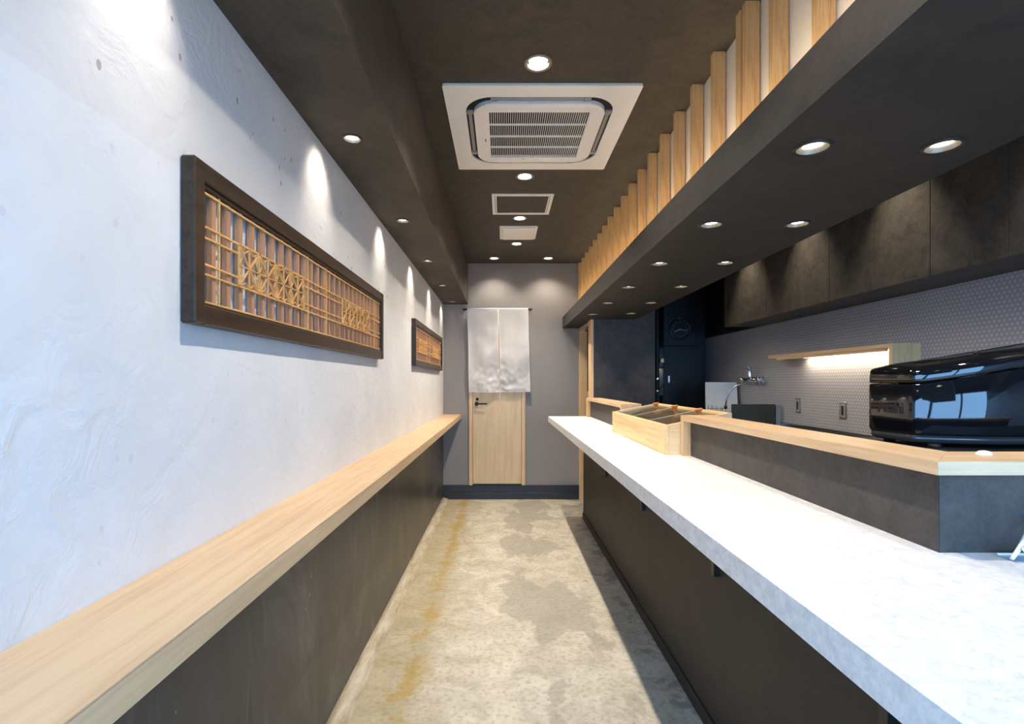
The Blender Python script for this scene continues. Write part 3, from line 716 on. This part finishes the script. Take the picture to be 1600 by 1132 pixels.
MB().lathe([(cr, 0), (cr, .03), (cr-.006, .038), (cr-.016, .036), (cr-.02, .024)], (cx, KY-.001, cz), (0, -1, 0), 48, True).build('rim', 'clock_rim', ck)
MB().lathe([(cr-.015, .02), (cr-.015, .024)], (cx, KY-.001, cz), (0, -1, 0), 40, True, True).build('dial', 'clock_face', ck)
yh = KY-.0265
MB().bar((cx, yh, cz), (cx-.062*.93, yh, cz-.062*.38), .006, .0015, (0, 1, 0)).build('hour_hand', 'hand_white', ck)
MB().bar((cx, yh-.002, cz), (cx+.085*.985, yh-.002, cz-.085*.17), .004, .0015, (0, 1, 0)).build('minute_hand', 'hand_white', ck)
MB().lathe([(.006, 0), (.006, .006)], (cx, KY-.025, cz), (0, -1, 0), 12, True, True).build('hub', 'hand_white', ck)
MB().lathe([(.02, 0), (.022, .012), (.012, .018)], (cx-.004, KY-.012, cz+cr-.004), (0, 0, 1), 14, True, True).build('hanging_ring', 'steel', ck)
for k in range(1, 13):
    a = R(90-30*k)
    M = Matrix.Translation((cx+.083*math.cos(a), KY-.0258, cz+.083*math.sin(a))) @ Matrix.Rotation(R(90), 4, 'X')
    text_mesh(str(k), .026, 'numeral', 'mark_grey', ck, M, .0004)

# glossy black drinks machine behind the ledge
MX0, MX1, MY0, MY1, MZ = 1.30, 1.88, 1.555, 1.835, EYE-.192
bc = empty('drinks_cabinet', (1.6, 1.7, 0), 'black undercounter cabinet behind the bar ledge carrying the machine', 'cabinet')
B(1.28, 1.9, 1.3, 1.92, 0, MZ-.012, .003).build('body', 'black_matt', bc)
B(1.27, 1.28, 1.31, 1.91, .08, MZ-.05, .002).build('door', 'black_paint', bc)
mc = empty('drinks_machine', (1.6, 1.7, MZ-.012), 'glossy black rounded drinks dispenser with a sloping lid behind the oak ledge', 'dispenser')
RR = [.03, .03, .025, .05]
seam = lambda x: EYE - .002 + .19*max(0, min(x-1.32, .40))
def outline():
    o = rrect(MX0, MX1, MY0, MY1, .03, 6); n = 7
    back = o[2*n:]                                    # far corners
    fr = [(MX0, MY0+.085), (MX0+.001, MY0+.078), (MX0+.004, MY0+.0725), (MX0+.010, MY0+.0675)]
    for k in range(1, 17):                            # bowed front
        t = k/16; a = t*math.pi/2
        fr.append((MX0+.010+.23*math.sin(a)**1.0*t**.15, MY0+.0675*(1-math.sin(a)**1.0)**1.0 if t < 1 else MY0))
    fr = [(MX0, MY0+.085), (MX0+.001, MY0+.078), (MX0+.004, MY0+.0725), (MX0+.010, MY0+.0675)]
    for k in range(1, 17):
        u = k/16; fr.append((MX0+.010+.24*u, MY0+.0675*(1-u)**2))
    return fr + [(MX1-.03, MY0), (MX1-.009, MY0+.009), (MX1, MY0+.03)] + back
OUT = outline(); MCX, MCY = (MX0+MX1)/2, (MY0+MY1)/2
def loop(ins, zf):
    q = []
    for x, y in OUT:
        x2 = MCX+(x-MCX)*(1-ins/(MX1-MCX)); y2 = MCY+(y-MCY)*(1-ins/(MY1-MCY)); q.append((x2, y2, zf(x2, y2)))
    return q
MB().loft([loop(.012, lambda x, y: MZ), loop(.004, lambda x, y: MZ+.006), loop(.004, lambda x, y: MZ+.026)]).build('base', 'gloss_grey', mc)
MB().loft([loop(.002, lambda x, y: MZ+.0265), loop(.0, lambda x, y: MZ+.032), loop(.0, lambda x, y: seam(x)-.006), loop(.003, lambda x, y: seam(x)-.003)]).build('housing', 'gloss_black', mc)
up = lambda h: (lambda x, y: seam(x)+h+.05*max(0, (y-MY0)))
lid = MB().loft([loop(.002, lambda x, y: seam(x)), loop(.0, lambda x, y: seam(x)+.004), loop(.002, up(.030)), loop(.007, up(.037)), loop(.045, up(.047)), loop(.10, up(.050))]).build('lid', 'gloss_black', mc)
MB().lathe([(.008, 0), (.010, .006), (.004, .010)], (1.535, 1.66, seam(1.535)+.055), seg=14, cap1=True).build('lid_catch', 'black_matt', lid)
for x, y in ((MX0+.05, MY0+.045), (MX1-.05, MY0+.045), (MX0+.05, MY1-.05), (MX1-.05, MY1-.05)):
    MB().lathe([(.016, 0), (.018, -.012)], (x, y, MZ), seg=14, cap0=True, cap1=True).build('foot', 'black_matt', mc)
M = Matrix.Translation((MX0-.0004, 1.715, EYE-.085)) @ Matrix(((0, 0, -1, 0), (-1, 0, 0, 0), (0, 1, 0, 0), (0, 0, 0, 1)))
text_mesh('Asahi', .052, 'lettering', 'logo_grey', mc, M, .0005, .0012)
